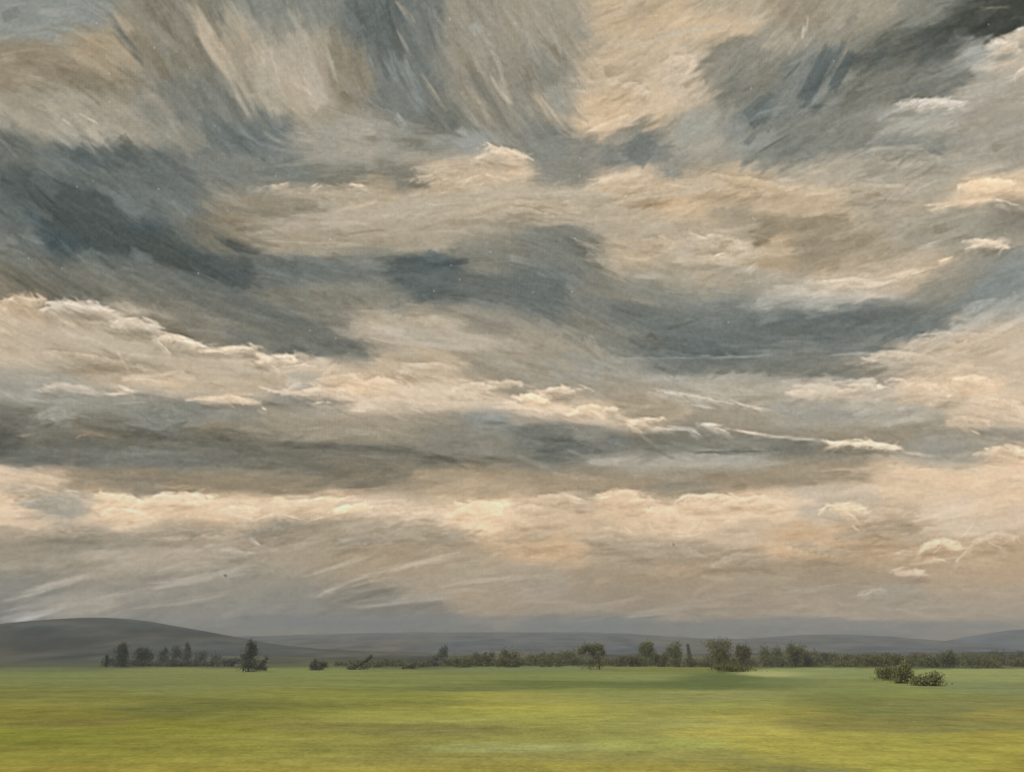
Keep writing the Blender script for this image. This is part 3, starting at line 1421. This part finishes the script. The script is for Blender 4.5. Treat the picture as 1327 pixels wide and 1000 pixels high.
def plant(name, cat, label, px0, px1, base, top, form, hue, group=None):
    pxc = (px0 + px1) / 2
    r = ray(pxc, base)
    t = EYE / -r[2]
    X, Y = r[0] * t, r[1] * t
    for _ in range(6):
        z = float(ground_z(X, Y)); t = (EYE - z) / -r[2]; X, Y = r[0] * t, r[1] * t
    Y = min(Y, 1250.0); X = r[0] / r[1] * Y
    z = float(ground_z(X, Y))
    dep_ = Y * cp + (z - EYE) * sp
    mpp = dep_ / F
    w = (px1 - px0) * mpp; h = (base - top) * mpp * (1.06 if form in ('bush', 'round') else 1.0)
    o = bpy.data.objects.new(name, None); C.objects.link(o)
    o.location = (X, Y, z - 0.05)
    o['label'] = label; o['category'] = cat
    if group: o['group'] = group
    lr = random.Random(int(px0 * 13 + base))
    V, Fc = [], []
    lean = 0.0
    puffs = []
    if form == 'tall':          # narrow pointed crown
        for k in range(11):
            f = k / 10
            puffs.append((lr.uniform(-.14, .14) * w, 0, h * (0.10 + 0.78 * f), w * (0.46 - 0.30 * f) * lr.uniform(.75, 1.1), h * 0.13))
        tt = 0.85
    elif form == 'round':
        for k in range(10):
            a = lr.uniform(0, 6.28); rr = lr.uniform(0.1, 0.32) * w
            puffs.append((math.cos(a) * rr, math.sin(a) * rr, h * lr.uniform(0.42, 0.84), w * lr.uniform(.17, .27), h * lr.uniform(.13, .2)))
        puffs.append((0, 0, h * 0.6, w * 0.3, h * 0.28))
        puffs.append((lr.uniform(-.15, .15) * w, 0, h * 0.26, w * 0.36, h * 0.2)); puffs.append((lr.uniform(-.2, .2) * w, 0, h * 0.12, w * 0.34, h * 0.12))
        tt = 0.6
    elif form == 'bush':
        for k in range(11):
            u = lr.uniform(-.38, .38)
            puffs.append((u * w, lr.uniform(-.25, .25) * w * .6, h * lr.uniform(.18, .74) * (1 - 0.7 * u * u), w * lr.uniform(.13, .22), h * lr.uniform(.18, .28)))
        puffs.append((0, 0, h * 0.3, w * 0.42, h * 0.28)); puffs.append((0, 0, h * 0.12, w * 0.48, h * 0.12))
        tt = 0.5
    elif form == 'umbrella':    # flat spreading crown on a bare stem, set off-centre
        for k in range(12):
            u = -0.42 + 0.84 * k / 11
            puffs.append((u * w, lr.uniform(-.2, .2) * w, h * (0.76 + lr.uniform(-.12, .1) - 0.25 * u ** 2), w * lr.uniform(.1, .16), h * .14))
        puffs.append((0.2 * w, 0, h * 0.5, w * 0.2, h * 0.2)); puffs.append((0.26 * w, 0, h * 0.22, w * 0.16, h * 0.16)); puffs.append((-0.1 * w, 0, h * 0.12, w * 0.4, h * 0.1))
        tt = 0.7; lean = 0.26 * w
    elif form == 'slope':       # wind-bent: climbing from low on the left to a head on the right
        for k in range(12):
            f = k / 11
            puffs.append(((-0.42 + 0.78 * f) * w, lr.uniform(-.2, .2) * w, h * (0.14 + 0.62 * f * lr.uniform(.8, 1.1)), w * (0.09 + 0.08 * f), h * (.12 + .08 * f)))
        for k in range(5):
            f = 0.3 + 0.7 * k / 4
            puffs.append(((-0.42 + 0.8 * f) * w, lr.uniform(-.2, .2) * w, h * 0.16 * lr.uniform(.7, 1.6), w * 0.14, h * .12))
        tt = 0.7; lean = 0.25 * w
    elif form == 'sapling':     # thin bent stem with sparse tufts
        for k in range(9):
            f = k / 8
            puffs.append(((-0.40 + 0.80 * f) * w, lr.uniform(-.1, .1) * w, h * (0.12 + 0.72 * f ** 1.5), w * 0.06, h * .08))
        puffs.append((-0.3 * w, 0, h * 0.1, w * 0.2, h * .1)); puffs.append((0.1 * w, 0, h * 0.1, w * 0.25, h * .1))
        tt = 0.8; lean = 0.34 * w
    # trunk and limbs
    r0 = max(h * 0.022, 0.14)
    top_pt = (lean, 0, h * tt)
    if form in ('slope', 'sapling'):
        p0 = (-0.4 * w, 0, 0); m1 = (-0.1 * w, 0, h * 0.3)
    elif form == 'umbrella':
        p0 = (0.28 * w, 0, 0); m1 = (0.26 * w, 0, h * 0.35)
    else:
        p0 = (0, 0, 0); m1 = (lr.uniform(-.04, .04) * w, 0, h * tt * 0.5)
    tube(V, Fc, p0, m1, r0, r0 * 0.75); tube(V, Fc, m1, top_pt, r0 * 0.75, r0 * 0.3)
    for (a, b, c, rx, rz) in puffs[::2]:
        f = min(max(c / h - 0.15, 0.1), tt) / tt
        s = tuple(m1[i] + (top_pt[i] - m1[i]) * max(f - .35, 0) for i in range(3))
        tube(V, Fc, s, (a, b, c), r0 * 0.4, r0 * 0.12, 5)
    link('trunk', V, Fc, bark, o, True)
    # crown: leaf sprays through each puff's volume
    V, Fc = [], []
    nleaf = int(min(max((px1 - px0) * (base - top) * 3.4, 380), 2800) / len(puffs))
    s0 = max(0.75 * mpp, 0.25)
    upright = form in ('tall', 'round', 'bush')
    for (a, b, c, rx, rz) in puffs:
        for _ in range(nleaf):
            while True:
                q = (lr.uniform(-1, 1), lr.uniform(-1, 1), lr.uniform(-1, 1))
                if q[0] ** 2 + q[1] ** 2 + q[2] ** 2 < 1: break
            k = 1 + lr.gauss(0, 0.30)
            c0 = np.array((a + q[0] * rx * k, b + q[1] * rx * k, max(c + q[2] * rz * 1.25 * k, 0.1)))
            s = s0 * lr.uniform(0.6, 1.5)
            u = np.array((lr.gauss(0, 1), lr.gauss(0, 1), lr.gauss(0, 1) + (1.6 if upright else 0.3)))
            u /= np.linalg.norm(u) + 1e-9
            vv = np.cross(u, (lr.gauss(0, 1), lr.gauss(0, 1), lr.gauss(0, 1))); vv /= np.linalg.norm(vv) + 1e-9
            n0 = len(V)
            V += [c0 - u * s * 1.3, c0 + vv * s * .6, c0 + u * s * 1.3, c0 - vv * s * .6]
            Fc.append((n0, n0 + 1, n0 + 2, n0 + 3))
    crown = link('crown', V, Fc, leaf_mat('leaves_' + hue, LEAF[hue]), o)
    return o

G1 = 'dark trees of the left clump'
G2 = 'bushes along the middle of the field edge'
G3 = 'trees of the right clumps'
G4 = 'bushes of the right hedge line'
T, B = 'tree', 'bush'
plant('bush', B, 'small square dark bush at the left end of the left tree clump', 131, 141, 864, 847, 'bush', 'grey', G1)
plant('tree', T, 'dark pointed tree beside the small square bush in the left clump', 143, 168, 864, 834, 'tall', 'grey', G1)
plant('tree', T, 'broad blocky dark tree in the left clump, right of the pointed tree', 170, 199, 863, 841, 'round', 'grey', G1)
plant('tree', T, 'thin grey-green tree next to the blocky tree of the left clump', 200, 220, 861, 840, 'tall', 'grey', G1)
plant('tree', T, 'grey feathery tree just left of the slim bare-stemmed tree', 219, 236, 859, 837, 'round', 'slate', G1)
plant('tree', T, 'slim bare-stemmed tree with spiky top near the right of the left clump', 233, 249, 861, 834, 'tall', 'grey', G1)
plant('bush', B, 'faint low bush trailing off right of the slim bare-stemmed tree', 250, 269, 858, 841, 'bush', 'faint', G1)
plant('bush', B, 'palest small bush, last of the left clump before the lone tree', 270, 286, 859, 845, 'bush', 'faint', G1)
plant('tree', T, 'lone tall bushy dark tree standing right of the left clump', 306, 338, 870, 832, 'tall', 'grey')
plant('bush', B, 'faint bush leaning against the right side of the lone tall tree', 330, 346, 868, 849, 'slope', 'faint')
plant('bush', B, 'small dark bush alone in the gap left of the bent sapling', 400, 424, 868, 855, 'bush', 'grey')
plant('sapling', 'sapling', 'thin bent sapling leaning to the right at the field edge', 450, 484, 867, 848, 'sapling', 'faint')
plant('bush', B, 'tiny low bent bush between the sapling and the wind-bent bush', 520, 541, 867, 857, 'slope', 'faint', G2)
plant('bush', B, 'wind-bent bush climbing towards a round-headed small tree', 541, 572, 863, 846, 'slope', 'faint', G2)
plant('tree', T, 'small round-headed dark tree at the top of the wind-bent bush', 566, 581, 860, 839, 'round', 'grey', G2)
plant('bush', B, 'low olive bush right of the small round-headed tree', 584, 612, 863, 850, 'bush', 'green', G2)
plant('bush', B, 'brownish bush with a dark flat top in the middle hedge', 612, 642, 863, 842, 'bush', 'brown', G2)
plant('bush', B, 'dark green bush right of the brownish flat-topped bush', 642, 676, 863, 842, 'bush', 'olive', G2)
plant('bush', B, 'lowest olive bush of the row leading to the umbrella tree', 676, 700, 861, 849, 'bush', 'green', G2)
plant('bush', B, 'grey-olive bush midway in the row leading to the umbrella tree', 696, 722, 860, 845, 'bush', 'olive', G2)
plant('bush', B, 'dark bush directly left of the umbrella-shaped tree', 718, 756, 858, 841, 'bush', 'olive', G2)
plant('tree', T, 'umbrella-shaped olive tree with a bare stem on its right', 749, 785, 867, 834, 'umbrella', 'olive')
plant('bush', B, 'low pale slanting bush at the foot of the wide tree pair', 806, 836, 862, 843, 'slope', 'faint', G3)
plant('tree', T, 'broad olive tree, left one of the pair joined by a brown bush', 824, 852, 863, 833, 'round', 'olive', G3)
plant('bush', B, 'brown low bush filling the gap between the paired olive trees', 845, 868, 864, 845, 'bush', 'brown', G3)
plant('tree', T, 'rounded olive tree, right one of the pair joined by a brown bush', 860, 886, 863, 834, 'round', 'olive', G3)
plant('tree', T, 'tiny far tree poking up alone between two large clumps', 889, 898, 857, 831, 'tall', 'slate', G3)
plant('tree', T, 'biggest rounded olive-brown tree of the right clump', 912, 954, 868, 831, 'round', 'olive', G3)
plant('tree', T, 'smaller slender tree close right of the biggest rounded tree', 953, 977, 867, 836, 'round', 'brown', G3)
plant('bush', B, 'wide low dark bush spreading beneath the biggest rounded tree', 920, 984, 870, 858, 'bush', 'olive', G3)
plant('bush', B, 'dark bush at the left end of the right hedge line', 984, 1018, 862, 837, 'bush', 'olive', G4)
plant('bush', B, 'tallest dense green bush near the left of the right hedge line', 1016, 1046, 863, 835, 'round', 'olive', G4)
plant('bush', B, 'dark brown bush right of the tallest dense green hedge bush', 1042, 1066, 862, 842, 'bush', 'brown', G4)
plant('bush', B, 'thin gappy grey bush in the middle of the right hedge line', 1064, 1084, 862, 846, 'bush', 'slate', G4)
plant('bush', B, 'long low olive bush of the right hedge line', 1076, 1122, 863, 847, 'bush', 'olive', G4)
plant('bush', B, 'bush of the hedge line standing just above the nearer thicket', 1118, 1156, 865, 848, 'bush', 'olive', G4)
plant('bush', B, 'dark tuft-topped bush behind the nearer thicket', 1152, 1186, 866, 847, 'bush', 'green', G4)
plant('bush', B, 'tall dark bush standing up in the middle of the nearer thicket', 1154, 1186, 885, 858, 'bush', 'thicket')
plant('bush', B, 'left spreading bush of the nearer thicket out in the grass', 1132, 1168, 881, 862, 'bush', 'thicket')
plant('bush', B, 'right low fading bush of the nearer thicket out in the grass', 1176, 1226, 888, 870, 'bush', 'thicket')
plant('bush', B, 'plain green bush right behind the fading end of the thicket', 1186, 1220, 866, 850, 'bush', 'green', G4)
plant('bush', B, 'spiky-topped green bush left of the grey bushes at the far right', 1216, 1246, 865, 843, 'bush', 'green', G4)
plant('bush', B, 'low wide green bush between the spiky bush and the grey bushes', 1244, 1284, 865, 848, 'bush', 'green', G4)
plant('bush', B, 'dark grey rounded bush, left one of two grey bushes at far right', 1282, 1308, 861, 843, 'round', 'slate', G4)
plant('bush', B, 'dark grey bush cut by the right edge of the view', 1306, 1334, 863, 845, 'bush', 'slate', G4)

hedge = 'low olive scrub bush in the continuous hedge at the foot of the taller trees'
for k, x in enumerate(range(432, 1330, 19)):
    hh = (10, 13, 11, 14, 9, 12)[k % 6] * (0.6 if x < 580 else 1.0) + (3 if x > 980 else 0)
    plant('bush', B, hedge, x, x + 34, 862.5 + (k % 3) * 0.7, 862.5 - hh, 'bush', ('olive', 'green', 'olive', 'brown')[k % 4], 'scrub bushes of the hedge')
scrub = 'low grey scrub bush at the foot of the dark trees on the left'
for k, x in enumerate((136, 160, 186, 208, 232, 256, 280)):
    plant('bush', B, scrub, x, x + 30, 863.5, 853 + (k % 3) * 1.5, 'bush', ('grey', 'slate', 'grey')[k % 3], 'scrub bushes of the left clump')

# ------------------------------------------------------------------ haze over the plain
hv = [(x, y, z) for z in (-4.6, 270.0) for x, y in ((-7200, -400), (7200, -400), (7200, 6800), (-7200, 6800))]
hf = [(0, 3, 2, 1), (4, 5, 6, 7), (0, 1, 5, 4), (1, 2, 6, 5), (2, 3, 7, 6), (3, 0, 4, 7)]
hm = bpy.data.materials.new('haze'); hm.use_nodes = True
hn = hm.node_tree; hn.nodes.clear()
ho = hn.nodes.new('ShaderNodeOutputMaterial'); pvn = hn.nodes.new('ShaderNodeVolumePrincipled')
pvn.inputs['Color'].default_value = (0.34, 0.37, 0.42, 1)
pvn.inputs['Density'].default_value = 0.00016
hn.links.new(pvn.outputs[0], ho.inputs['Volume'])
haze = link('haze', hv, hf, hm)
haze['kind'] = 'stuff'
